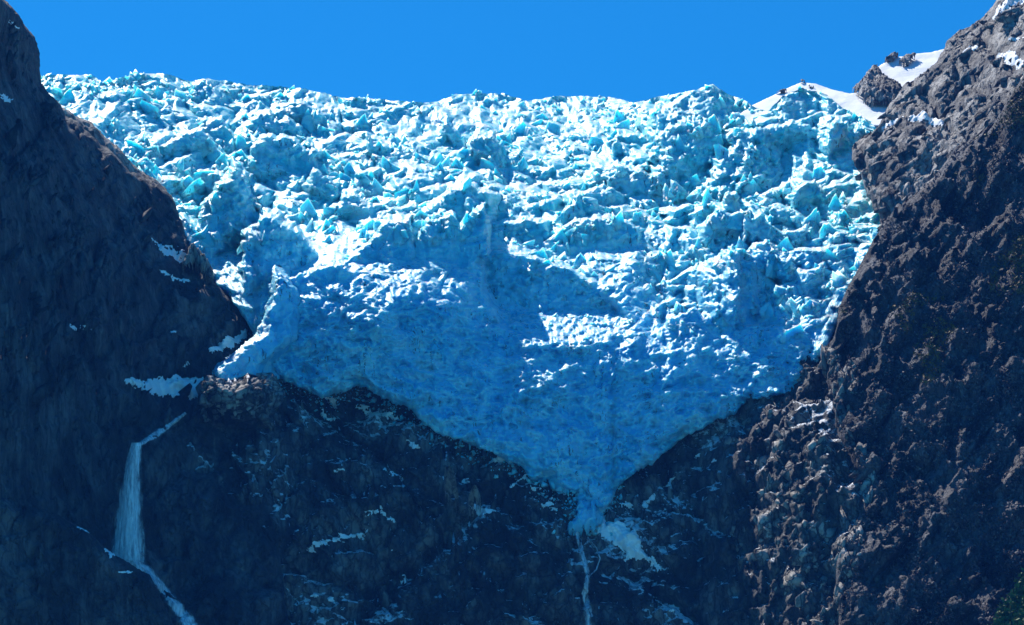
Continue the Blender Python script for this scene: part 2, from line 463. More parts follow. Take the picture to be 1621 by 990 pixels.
# --- upper right mountain of grey rock
RG_edge = pl([(-200, 1700), (-60, 1640), (3, 1577), (23, 1560), (37, 1543), (50, 1523), (58, 1510), (68, 1497), (78, 1494), (103, 1480), (127, 1447), (143, 1427), (167, 1410),
              (187, 1397), (203, 1388), (220, 1357), (240, 1347), (257, 1347), (277, 1360), (303, 1373), (327, 1382), (345, 1395), (600, 1395)])
RG_base = tps([(1345, 250, 2790), (1400, 180, 2880), (1430, 140, 2900), (1500, 70, 2920), (1577, 0, 2900), (1640, -60, 2900), (1400, 350, 2700), (1480, 200, 2760), (1500, 300, 2640),
               (1621, 50, 2760), (1621, 200, 2600), (1621, 350, 2500), (1750, 0, 2700), (1750, 300, 2420)])
def rg_pos(px, py):
    ex = RG_edge(py)
    x, dep = edge_wrap(px, ex, -1, 20, 6.0)
    Y = RG_base(np.maximum(px, ex), py) + dep
    P = world(x, py, Y)
    P[..., 1] += rock_relief(P, px, py, 11, big=0.6, flute=0.55, facet=1.25, diag=0.75)
    # horizontal break with a ledge
    k = (py - (137 + 0.06 * (px - 1450)))
    P[..., 1] += 7 * sstep(3, -3, k)
    P += np.stack([2 * fbm(P, 16, 4, seed=21), 0 * px, 2 * fbm(P, 16, 4, seed=22)], -1)
    return P
o, _ = sheet('mountain', rg_pos, 1300, 1760, -80, 420, 1.8, M_rock_g)
tag(o, 'grey sunlit rock shoulder at the upper right above the glacier', kind='structure')

# --- right buttress, scrub-covered
BT_edge = pl([(60, 1640), (123, 1621), (160, 1596), (210, 1566), (250, 1505), (300, 1470), (345, 1410), (370, 1391), (420, 1362), (470, 1336), (500, 1323), (540, 1317), (570, 1305),
              (600, 1303), (640, 1310), (700, 1322), (760, 1352), (830, 1340), (900, 1318), (990, 1322), (1100, 1330)])
BT_base = tps([(1640, 60, 2620), (1596, 160, 2600), (1410, 345, 2620), (1323, 500, 2570), (1305, 600, 2520), (1350, 760, 2430), (1320, 990, 2340), (1450, 450, 2530), (1450, 650, 2440), (1450, 950, 2320),
               (1621, 250, 2520), (1621, 500, 2440), (1621, 700, 2370), (1621, 990, 2270), (1780, 100, 2540), (1780, 500, 2380), (1780, 1000, 2210), (1520, 350, 2550), (1540, 800, 2360)])
def bt_pos(px, py):
    ex = BT_edge(py)
    x, dep = edge_wrap(px, ex, -1, 16, 6.0)
    Y = BT_base(np.maximum(px, ex), py) + dep
    P = world(x, py, Y)
    P[..., 1] += rock_relief(P, px, py, 15, big=0.9, flute=0.6, facet=1.3, diag=-0.65)
    Qb = np.stack([P[..., 0] * 0.8 - P[..., 2] * 0.6, P[..., 1], P[..., 0] * 0.6 + P[..., 2] * 0.8], -1)
    P[..., 1] -= 3.5 * fbm(Qb, 14, 4, 0.62, stretch=(1.5, 1, 0.38), seed=31, ridged=True) + 16 * fbm(P, 55, 4, 0.55, stretch=(1, 1, 0.45), seed=36, ridged=True)
    P += np.stack([1.2 * fbm(P, 13, 4, seed=23), 0 * px, 1.2 * fbm(P, 13, 4, seed=24)], -1)
    return P
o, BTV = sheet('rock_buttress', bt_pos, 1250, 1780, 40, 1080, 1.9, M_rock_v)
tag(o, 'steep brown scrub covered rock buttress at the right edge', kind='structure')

# --- snowfield behind the grey rock
SN_top = pl([(1100, 230), (1150, 195), (1190, 167), (1225, 150), (1250, 138), (1268, 131), (1290, 133), (1320, 142), (1345, 148), (1362, 146), (1376, 125), (1390, 106), (1413, 93), (1440, 87), (1475, 82), (1507, 73), (1560, 70), (1700, 60)])
def sn_pos(px, py):
    t = SN_top(px); d = t - py; over = np.maximum(d, 0)
    y = np.where(d > 0, t + 0.25 * over, py)
    Y = 3330 - 2.3 * (y - 130) + over * 9 - 0.25 * (px - 1190) + np.maximum(y - 200, 0) * 8
    P = world(px, y, Y)
    P[..., 1] += 9 * fbm(P, 90, 4, seed=41)
    return P
o, _ = sheet('snowfield', sn_pos, 1120, 1640, 30, 240, 2.5, M_snow, smooth=True)
tag(o, 'smooth white snowfield between the glacier top and the grey rock', kind='structure')

# ------------------------------------------------------------------ glacier
G_top = pl([(-40, 122), (66, 120), (75, 118), (110, 119), (145, 118), (165, 132), (185, 124), (225, 116), (262, 117), (300, 129), (330, 125), (360, 129), (390, 134), (405, 135),
            (480, 140), (540, 154), (575, 156), (620, 160), (680, 162), (705, 157), (720, 150), (770, 148), (800, 150), (830, 160), (890, 152), (970, 154), (1000, 163), (1060, 150),
            (1100, 143), (1128, 133), (1150, 148), (1175, 158), (1195, 170), (1215, 178), (1238, 152), (1270, 139), (1310, 150), (1335, 172), (1370, 188), (1390, 205), (1500, 230)])
G_bot = pl([(-40, 260), (66, 220), (150, 290), (230, 340), (290, 400), (305, 425), (325, 430), (345, 460), (372, 490), (400, 530), (412, 590), (430, 600), (443, 600), (480, 613), (510, 628),
            (560, 612), (580, 615), (607, 634), (650, 652), (673, 672), (713, 688), (747, 705), (783, 722), (827, 740), (840, 755), (887, 779), (913, 795), (925, 812), (950, 815), (968, 800),
            (975, 780), (1020, 742), (1080, 695), (1120, 672), (1163, 655), (1183, 635), (1223, 628), (1250, 622), (1297, 577), (1313, 540), (1330, 500), (1400, 480), (1500, 470)])
G_base = tps([(66, 120, 3150), (300, 120, 3350), (700, 150, 3450), (1000, 155, 3450), (1130, 135, 3330), (1280, 140, 3200), (1380, 190, 3080),
              (120, 220, 2860), (300, 250, 2990), (500, 250, 3080), (700, 250, 3120), (1000, 250, 3120), (1300, 250, 3010),
              (320, 380, 2760), (500, 350, 2860), (700, 350, 2840), (1000, 350, 2890), (1380, 350, 2800),
              (420, 450, 2635), (520, 450, 2606), (650, 450, 2608), (740, 470, 2632), (850, 480, 2715), (1000, 450, 2730), (1250, 450, 2660), (1330, 450, 2640),
              (450, 580, 2590), (700, 560, 2600), (900, 560, 2610), (1100, 560, 2620), (1280, 560, 2590), (600, 630, 2572), (800, 640, 2578), (1000, 640, 2580), (1150, 640, 2575),
              (700, 690, 2562), (930, 720, 2562), (1100, 690, 2565), (940, 800, 2545), (200, 320, 2780)])

def wall(px, py, crest, Y0, gx=0.0, lean=0.45, top=14.0, side=5.0, jag=5.0, seed=0, depth=90):
    """free-standing ice wall: crest = outline of its top edge; Y0 distance of its face"""
    xs = np.array([c[0] for c in crest], float)
    q = np.stack([px / 15, py / 15, px * 0 + seed * 7.3], -1)
    wx = px + jag * 1.6 * perlin(q) + jag * 0.7 * perlin(q * 2.7)
    wy = py + jag * 1.3 * perlin(q + 31) + jag * 0.6 * perlin(q * 2.9 + 11)
    cy = np.interp(wx, xs, [c[1] for c in crest])
    xm = 0.5 * (xs[0] + xs[-1])
    face = Y0 + gx * (wx - xm) - lean * (wy - cy) + 9 * fbm(np.stack([px, py * 0.5, px * 0 + seed], -1), 40, 4, 0.55, ridged=True)
    up = np.maximum(cy - wy, 0) * top
    dn = np.maximum(wy - cy - depth, 0) * 1.3
    so = np.maximum(np.maximum(xs[0] - wx, wx - xs[-1]), 0) * side
    return face + up + so + dn

def glacier_depth(px, py):
    base = G_base(px, py)
    g = G_base(px, py + 4) - G_base(px, py - 4)
    g = np.clip(g / 8, -2.2, -0.3)
    # three sizes of ice blocks, smaller towards the top where the ice lies farther off
    zone = sstep(430, 330, py + 0 * px)                      # 1 = broken icefall, 0 = lower tongue
    zone = np.maximum(zone, sstep(980, 1060, px) * sstep(560, 470, py))
    q = np.stack([px, py * 1.6, px * 0], -1)
    sizev = fbm(q, 220, 2, seed=51)
    b1, id1 = blocks(px, py, 54, 36, 1.5, 1, grad=g, top=7.0, p_apron=0.25)
    b2, id2 = blocks(px, py, 25, 18, 1.5, 2, grad=g, top=6.0, p_apron=0.3)
    b3, id3 = blocks(px, py, 12, 9, 1.5, 3, grad=-1.2, top=4, p_apron=0.3)
    nb = 0.85 + 0.3 * sizev
    vary = 0.55 + 0.45 * sstep(-0.5, 0.3, sizev)
    ic = b1 * vary + 0.75 * b2 + 0.55 * b3 + 12
    qw = q + 14 * np.stack([fbm(q, 60, 3, seed=58), fbm(q, 60, 3, seed=59), 0 * px], -1)
    bt1, _ = blocks(px + 0.3 * py, py - 0.2 * px, 60, 42, 0.7, 5, grad=-0.35, top=1.5, p_apron=0.3)
    bt2, _ = blocks(px - 0.3 * py, py, 22, 17, 0.8, 6, grad=-0.35, top=1.6, p_apron=0.3)
    tongue = -(20 * fbm(q, 130, 3, seed=52) + 20 * fbm(qw, 55, 5, 0.58, seed=53, ridged=True) + 5 * fbm(qw, 16, 3, 0.55, seed=54, ridged=True)) + 0.12 * b3 + 0.55 * bt1 + 0.5 * bt2
    D = base + ic * zone + tongue * (1 - zone)
    Dm = D.copy()
    def put(crest, Y0, **k):
        nonlocal Dm
        cr = np.array(crest, float)
        m = (px > cr[0, 0] - 60) & (px < cr[-1, 0] + 60) & (py > cr[:, 1].min() - 45) & (py < cr[:, 1].max() + k.get('depth', 90) + 120)
        if m.any():
            Dm[m] = np.minimum(Dm[m], wall(px[m], py[m], crest, Y0, **k) + 0.22 * b3[m] + 0.25 * b2[m])
    put([(306, 392), (318, 332), (345, 302), (372, 267), (395, 300), (413, 346), (424, 385)], 2745, gx=0.4, seed=1, lean=0.4)
    put([(378, 440), (384, 368), (400, 357), (415, 346), (440, 352), (472, 372), (500, 400)], 2668, gx=0.4, seed=2, lean=0.5)
    put([(428, 450), (470, 440), (500, 428), (540, 418), (578, 446), (600, 452), (640, 475)], 2602, gx=0.05, seed=3, lean=0.1)
    put([(540, 440), (560, 405), (590, 375), (615, 353), (648, 352), (656, 392), (676, 352), (715, 341), (727, 362), (742, 347), (766, 327), (769, 350)], 2680, gx=0.28, seed=4, lean=0.3, side=14, depth=170, jag=3)
    put([(655, 345), (700, 318), (712, 303), (745, 296), (775, 310)], 2860, gx=0.4, seed=6, jag=3)
    put([(755, 405), (800, 400), (850, 411), (900, 428), (940, 452), (960, 470)], 2735, gx=-0.25, seed=7, lean=0.2, jag=2)
    put([(1030, 260), (1050, 215), (1090, 190), (1130, 195), (1160, 235)], 3085, gx=0.8, seed=8, depth=60, lean=1.0, jag=9)
    put([(1135, 250), (1165, 215), (1200, 198), (1228, 212), (1236, 250)], 3045, gx=0.8, seed=9, depth=70, lean=1.0, jag=9)
    put([(1040, 180), (1090, 152), (1128, 134), (1160, 152), (1195, 172), (1215, 190)], 3240, gx=0.55, seed=10, lean=1.2, depth=60)
    put([(1228, 175), (1245, 150), (1272, 141), (1300, 152), (1320, 180)], 3190, gx=0.6, seed=11, lean=0.9, depth=80)
    put([(390, 262), (405, 225), (430, 218), (465, 225), (500, 240)], 3040, gx=0.2, seed=19, depth=50)
    put([(1060, 480), (1085, 445), (1110, 420), (1140, 408), (1162, 398), (1166, 404)], 2700, gx=-1.0, seed=12, side=6)
    put([(1160, 402), (1190, 402), (1236, 410), (1250, 440), (1262, 470)], 2712, gx=1.1, seed=13, side=5)
    put([(1198, 500), (1203, 470), (1210, 462), (1212, 500)], 2680, gx=1.0, seed=14, side=9, jag=1)
    put([(1020, 560), (1060, 505), (1100, 492), (1140, 520), (1180, 516), (1230, 540)], 2635, gx=0.1, seed=15, lean=0.6)
    put([(680, 395), (720, 365), (800, 352), (860, 350)], 2850, gx=0.1, seed=16, lean=0.4, jag=3)
    put([(860, 385), (910, 350), (960, 345), (1010, 362)], 2832, gx=-0.1, seed=17, lean=0.3, jag=3)
    gw = np.random.default_rng(404)
    for k in range(46):
        x0, yc = gw.uniform(110, 1330), gw.uniform(165, 420)
        wdt, hh = gw.uniform(28, 95), gw.uniform(14, 34) * (0.6 + 0.4 * (yc - 120) / 300)
        if yc > 330 and x0 + wdt > 520 and x0 < 1000: continue
        nk = int(gw.integers(4, 8)); xsx = np.linspace(x0, x0 + wdt, nk)
        cr = [(xa, yc + gw.uniform(-hh, hh) * 0.6 + (hh if i in (0, nk - 1) else 0)) for i, xa in enumerate(xsx)]
        mid = np.array([x0 + wdt / 2]), np.array([yc + hh * 0.9])
        put(cr, float(G_base(*mid)[0]) - gw.uniform(8, 26), gx=gw.uniform(-0.7, 0.8), lean=gw.uniform(0.2, 0.6), seed=60 + k, jag=4, depth=hh * 1.1)
    # snow apron in the bowl: gentle slope below the bowl wall, lip at its foot
    bc = np.interp(px, [755, 800, 850, 900, 940, 985], [404, 400, 410, 427, 452, 492])
    wq = 14 * fbm(q, 28, 4, 0.6, seed=91)
    m, sdv = bump_mask(px + wq, py + wq, [(764, 410), (800, 401), (850, 411), (900, 428), (940, 452), (988, 496), (990, 530), (960, 546), (900, 550), (835, 550), (808, 536), (790, 500), (768, 460)], 9)
    wl = 2742 - 0.25 * (py - bc) - 0.22 * (px - 850) + 0.45 * b3 + 0.3 * b2 - 8 * fbm(q, 60, 3, seed=56)
    ap = 2600 + (548 - py) * 2.1 + 0.55 * b3 + 0.3 * b2 - 12 * fbm(q, 20, 4, 0.6, seed=57, ridged=True)
    Dm = Dm * (1 - m) + np.minimum(ap, wl) * m
    glacier_depth.wall = Dm < D - 1.0
    return Dm, id1, zone

def glacier_pos(px, v):
    """v in [0,1] from the skyline to the lower rim; <0 runs back over the plateau, >1 tucks under"""
    t, b = G_top(px), G_bot(px)
    z0 = px * 0
    b = b + 17 * fbm(np.stack([px, z0, z0], -1), 38, 5, 0.65, seed=81)
    t = t + 4 * fbm(np.stack([px, z0, z0], -1), 18, 4, 0.6, seed=82)
    vc = np.clip(v, 0, 1)
    py = t + (b - t) * vc
    D, bid, zone = glacier_depth(px, py)
    backt = np.maximum(-v, 0)
    under = np.maximum(v - 1, 0)
    # rounded snout
    dist = (b - py)
    Rr = 24.0
    tt = 1 - np.clip(dist, 0, Rr) / Rr
    D = D + 22 * (1 - np.sqrt(np.clip(1 - tt * tt, 0, 1))) * (px > 300)
    D = D + under * 900
    P = world(px, py - under * 60, D)
    P[..., 1] += backt * 2600
    P[..., 2] += backt * 2600 * 0.16 + 0
    kk = 0.45 + 0.55 * zone
    P += np.stack([0.8 * kk * fbm(P, 9, 4, 0.6, seed=61), 0.7 * kk * fbm(P, 5, 3, 0.6, seed=63), 0.9 * kk * fbm(P, 11, 4, 0.6, seed=62)], -1)
    return P, bid, zone, py

gxs = np.arange(20, 1424, 1.55)
vs = np.concatenate([np.linspace(-0.25, -0.01, 10), np.linspace(0, 1, 440), np.linspace(1.005, 1.06, 10)])
PX, VV = np.meshgrid(gxs, vs)
GV, GID, GZ, GPY = glacier_pos(PX, VV)
F = grid_faces(len(vs), len(gxs))
idf = GID.ravel()[F[:, 0]]
zf = GZ.ravel()[F[:, 0]]; vf = VV.ravel()[F[:, 0]]; pxf = PX.ravel()[F[:, 0]]
idf = np.where((zf > 0.5) & (vf >= 0) & (vf < 1) & (pxf > 66), idf, -1)
u, inv, cnt = np.unique(idf, return_inverse=True, return_counts=True)
order = [k for k in np.argsort(-cnt) if u[k] != -1][:300]
V = GV.reshape(-1, 3)
keep = np.ones(len(F), bool)
sel = {k: None for k in order}
srt = np.argsort(inv, kind='stable'); bounds = np.concatenate([[0], np.cumsum(cnt)])
for k in order: keep[srt[bounds[k]:bounds[k + 1]]] = False
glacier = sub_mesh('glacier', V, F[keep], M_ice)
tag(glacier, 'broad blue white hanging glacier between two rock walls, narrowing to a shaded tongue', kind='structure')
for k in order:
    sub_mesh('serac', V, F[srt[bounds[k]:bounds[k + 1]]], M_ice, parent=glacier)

# --- broken ice blocks: convex angular fragments half sunk in the icefall
def hull(pts):
    bm = bmesh.new()
    for p in pts: bm.verts.new(p)
    r = bmesh.ops.convex_hull(bm, input=bm.verts)
    bmesh.ops.delete(bm, geom=list({e for e in r['geom_interior'] + r['geom_unused'] if isinstance(e, bmesh.types.BMVert)}), context='VERTS')
    bmesh.ops.triangulate(bm, faces=bm.faces)
    bm.verts.ensure_lookup_table(); bm.verts.index_update()
    V = np.array([v.co[:] for v in bm.verts]); F = np.array([[v.index for v in f.verts] for f in bm.faces])
    bm.free(); return V, F
def fragment(gr, n=13, peak=0.6):
    p = gr.normal(size=(n, 3)); p /= np.linalg.norm(p, axis=1)[:, None]
    p *= gr.uniform(0.75, 1.0, (n, 1))
    k = 1 - peak * np.clip(p[:, 2], 0, 1)           # tops narrow towards an edge
    p[:, 1] *= k; p[:, 0] *= 0.35 + 0.65 * k
    if peak > 0.5:                                  # shear the top sideways so that the crest leans
        p[:, 0] += gr.uniform(-0.5, 0.5) * p[:, 2]
        i = int(np.argmax(p[:, 2])); p[i, 2] *= gr.uniform(1.1, 1.5)
    return hull(p)
def roughen(VF, gr, it=2, amp=0.05):
    V, F = VF
    for k in range(it):
        e = np.sort(np.concatenate([F[:, [0, 1]], F[:, [1, 2]], F[:, [2, 0]]]), 1)
        ue, inv = np.unique(e, axis=0, return_inverse=True); inv = inv.ravel()
        mid = V[ue].mean(1)
        mid = mid + gr.normal(size=mid.shape) * amp * 0.55 ** k * np.linalg.norm(V[ue[:, 0]] - V[ue[:, 1]], axis=1)[:, None]
        n, m = len(V), len(F)
        a, b, c = inv[:m] + n, inv[m:2 * m] + n, inv[2 * m:] + n
        F = np.concatenate([np.stack([F[:, 0], a, c], 1), np.stack([a, F[:, 1], b], 1), np.stack([c, b, F[:, 2]], 1), np.stack([a, b, c], 1)])
        V = np.concatenate([V, mid])
    return V, F
def rotm(ax, ay, az):
    cx, sx, cy, sy, cz, sz = np.cos(ax), np.sin(ax), np.cos(ay), np.sin(ay), np.cos(az), np.sin(az)
    z, o1 = ax * 0, ax * 0 + 1
    X = np.stack([np.stack([o1, z, z], -1), np.stack([z, cx, -sx], -1), np.stack([z, sx, cx], -1)], -2)
    Yv = np.stack([np.stack([cy, z, sy], -1), np.stack([z, o1, z], -1), np.stack([-sy, z, cy], -1)], -2)
    Z = np.stack([np.stack([cz, -sz, z], -1), np.stack([sz, cz, z], -1), np.stack([z, z, o1], -1)], -2)
    return Z @ Yv @ X
def strew(name, C_, size, dims, protos, mat, gr, tilt=0.35, yaw=0.6, parent=None, top=0, part=None, lean=(0, 0), kind=True):
    """one joined mesh of fragments; the `top` largest become objects of their own"""
    n = len(C_)
    M = rotm(lean[0] + gr.normal(size=n) * tilt, lean[1] + gr.normal(size=n) * tilt, gr.normal(size=n) * yaw)
    D = np.array(dims) * gr.uniform(0.65, 1.35, (n, 3)) * size[:, None]
    which = gr.integers(0, len(protos), n)
    order_ = np.argsort(-size)
    own = set(order_[:top].tolist())
    VV_, FF_, off = [], [], 0
    meshes = {}
    for i in range(n):
        Vp, Fp = protos[which[i]]
        if i in own:
            k = int(which[i])
            if k not in meshes:
                o = link_mesh(part, *roughen((Vp, Fp), gr), mat, parent); meshes[k] = o.data
            else:
                o = bpy.data.objects.new(part, meshes[k]); C.objects.link(o); o.parent = parent
            from mathutils import Matrix
            T = np.eye(4); T[:3, :3] = M[i] * D[i][None, :]; T[:3, 3] = C_[i]
            o.matrix_world = Matrix(T.tolist())
        else:
            VV_.append((Vp * D[i]) @ M[i].T + C_[i]); FF_.append(Fp + off); off += len(Vp)
    o = link_mesh(name, np.concatenate(VV_), np.concatenate(FF_), mat, parent)
    o['kind'] = 'stuff'
    return o
g7 = np.random.default_rng(17)
ICEP = [fragment(g7, int(g7.integers(8, 12)), 0.85) for _ in range(40)]
n = 22000
cu = g7.uniform(60, 1400, n); cv = g7.uniform(0.0, 0.85, n)
Pc, _, zc, pyc = glacier_pos(cu, cv)
qd = np.stack([cu, pyc * 1.4, cu * 0], -1)
dens = 0.2 + 1.6 * fbm(qd, 60, 3, seed=95)
bowl = sstep(560, 470, pyc) * sstep(980, 940, cu) * sstep(760, 800, cu) * 0.25
dens = np.where(glacier_depth.wall, dens * 0.35, dens)
keepm = (g7.uniform(size=n) < np.maximum(zc * dens, bowl)) & (cu > L_edge_outer(pyc) - 10)
Pc, cu, pyc = Pc[keepm], cu[keepm], pyc[keepm]
sz = 1.8 + 2.2 * g7.pareto(1.9, len(Pc)) * (1.0 + 0.5 * sstep(120, 300, pyc))
big = 1 + 0.7 * np.exp(-((cu - 1120) / 150) ** 2 - ((pyc - 210) / 70) ** 2)
sz = np.clip(sz * big, 1.8, 11)
sz = np.minimum(sz, 6.0 + 0.14 * np.maximum(pyc - G_top(cu), 0))
sz = np.where((cu > 740) & (cu < 1000) & (pyc > 440), np.minimum(sz, 3.5), sz)
Pc[:, 2] -= sz * 0.2; Pc[:, 1] += sz * 0.25
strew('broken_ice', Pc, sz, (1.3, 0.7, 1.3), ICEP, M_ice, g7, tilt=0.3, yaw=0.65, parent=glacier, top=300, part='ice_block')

# --- ice ridge at the lower left corner of the glacier
IR_edge = pl([(400, 440), (430, 432), (470, 428), (500, 420), (535, 405), (560, 374), (580, 345), (590, 339), (620, 339), (700, 345)])
def ridge_pos(px, py):
    ex = IR_edge(py)
    x, dep = edge_wrap(px, ex, -1, 20, 4.0)
    tip = 436 + 0.9 * np.abs(px - 436)
    wid = 26 + 0.28 * np.maximum(py - 440, 0)
    Y = 2528 - 0.42 * (py - 560) + 0.2 * np.maximum(px - ex, 0) + dep * 1.5 + np.maximum(px - ex - wid, 0) * 1.6
    low = np.maximum(py - (600 + 5 * np.sin(px / 11)), 0); Y = Y + low * 5
    Y = Y + np.maximum(tip - py, 0) * 3
    P = world(x, py - 0.8 * low, Y)
    P[..., 1] -= 9 * fbm(P, 34, 4, seed=71, ridged=True, stretch=(1, 1, 0.6)) + 3.5 * fbm(P, 9, 4, 0.6, seed=72, ridged=True)
    P += np.stack([5 * fbm(P, 12, 4, 0.6, seed=73), 0 * px, 3.5 * fbm(P, 10, 4, 0.6, seed=74)], -1)
    return P
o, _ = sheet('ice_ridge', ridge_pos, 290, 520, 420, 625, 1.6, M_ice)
o.parent = glacier

# ------------------------------------------------------------------ snow patches lying on the rock
def patch(name, fn, pts, mat, thick=1.2, rag=1.0, streak=0.6, step=1.25, lump=0.0, seed=0, base=0.05, parent=None):
    P = np.array(pts, float); mw = P[:, 2].max() * 1.6 + 5
    x0, y0 = P[:, 0].min() - mw, P[:, 1].min() - mw; x1, y1 = P[:, 0].max() + mw, P[:, 1].max() + mw
    xs = np.arange(x0, x1, step); ys = np.arange(y0, y1, step)
    PX, PY = np.meshgrid(xs, ys)
    d = np.full(PX.shape, -1e9)
    if len(P) == 1: P = np.concatenate([P, P + [[0.1, 0, 0]]])
    for a, b in zip(P[:-1], P[1:]):
        ex, ey = b[0] - a[0], b[1] - a[1]
        t = np.clip(((PX - a[0]) * ex + (PY - a[1]) * ey) / (ex * ex + ey * ey), 0, 1)
        wd = a[2] + (b[2] - a[2]) * t
        d = np.maximum(d, wd - np.hypot(PX - a[0] - t * ex, PY - a[1] - t * ey))
    q = np.stack([PX, PY, PX * 0 + seed * 3.7], -1)
    mw2 = P[:, 2].mean()
    ang = 0.35
    qs = np.stack([q[..., 0] * 0.45 + q[..., 1] * ang, q[..., 1] * 1.5 - q[..., 0] * ang, q[..., 2]], -1)
    d = d * (1 - 0.42 * min(rag, 1)) - 0.5 * rag + rag * 4.6 * fbm(qs, 5.0, 3, 0.75, seed=seed + 9)
    d = d + rag * (mw2 * 0.8 * fbm(q, 2.2 * mw2 + 6, 4, 0.65, seed=seed) + streak * (mw2 * 0.9 + 3.5) * fbm(qs, 8, 4, 0.7, seed=seed + 1)) * 1.15 - 0.3
    V = fn(PX, PY)
    h = thick * np.sqrt(np.clip(d, 0, None) / 3.0 + 0.001) * (d > 0) + np.clip(d, -3, 0) * 0.5
    if lump: h = h + (d > 0) * lump * (0.6 + fbm(V, 9, 4, 0.6, seed=seed + 5, ridged=True))
    V[..., 1] -= h + base; V[..., 2] += 0.45 * h
    F = grid_faces(len(ys), len(xs)); dd = d.ravel()
    F = F[(dd[F] > -0.6).all(1)]
    # crumbs stay, a second large piece does not
    lab_ = np.where(d.ravel() > -0.6, np.arange(d.size), -1)
    if len(F):
        for _ in range(400):
            m_ = lab_[F].max(1); new = lab_.copy(); np.maximum.at(new, F.ravel(), np.repeat(m_, 4))
            if (new == lab_).all(): break
            lab_ = new
        fl = lab_[F[:, 0]]; uu, ii, cc = np.unique(fl, return_inverse=True, return_counts=True)
        F = F[(cc[ii] == cc.max()) | (cc[ii] < 0.03 * cc.max())]
    if not len(F): return None
    return sub_mesh(name, V.reshape(-1, 3), F, mat, parent=parent, smooth=True)

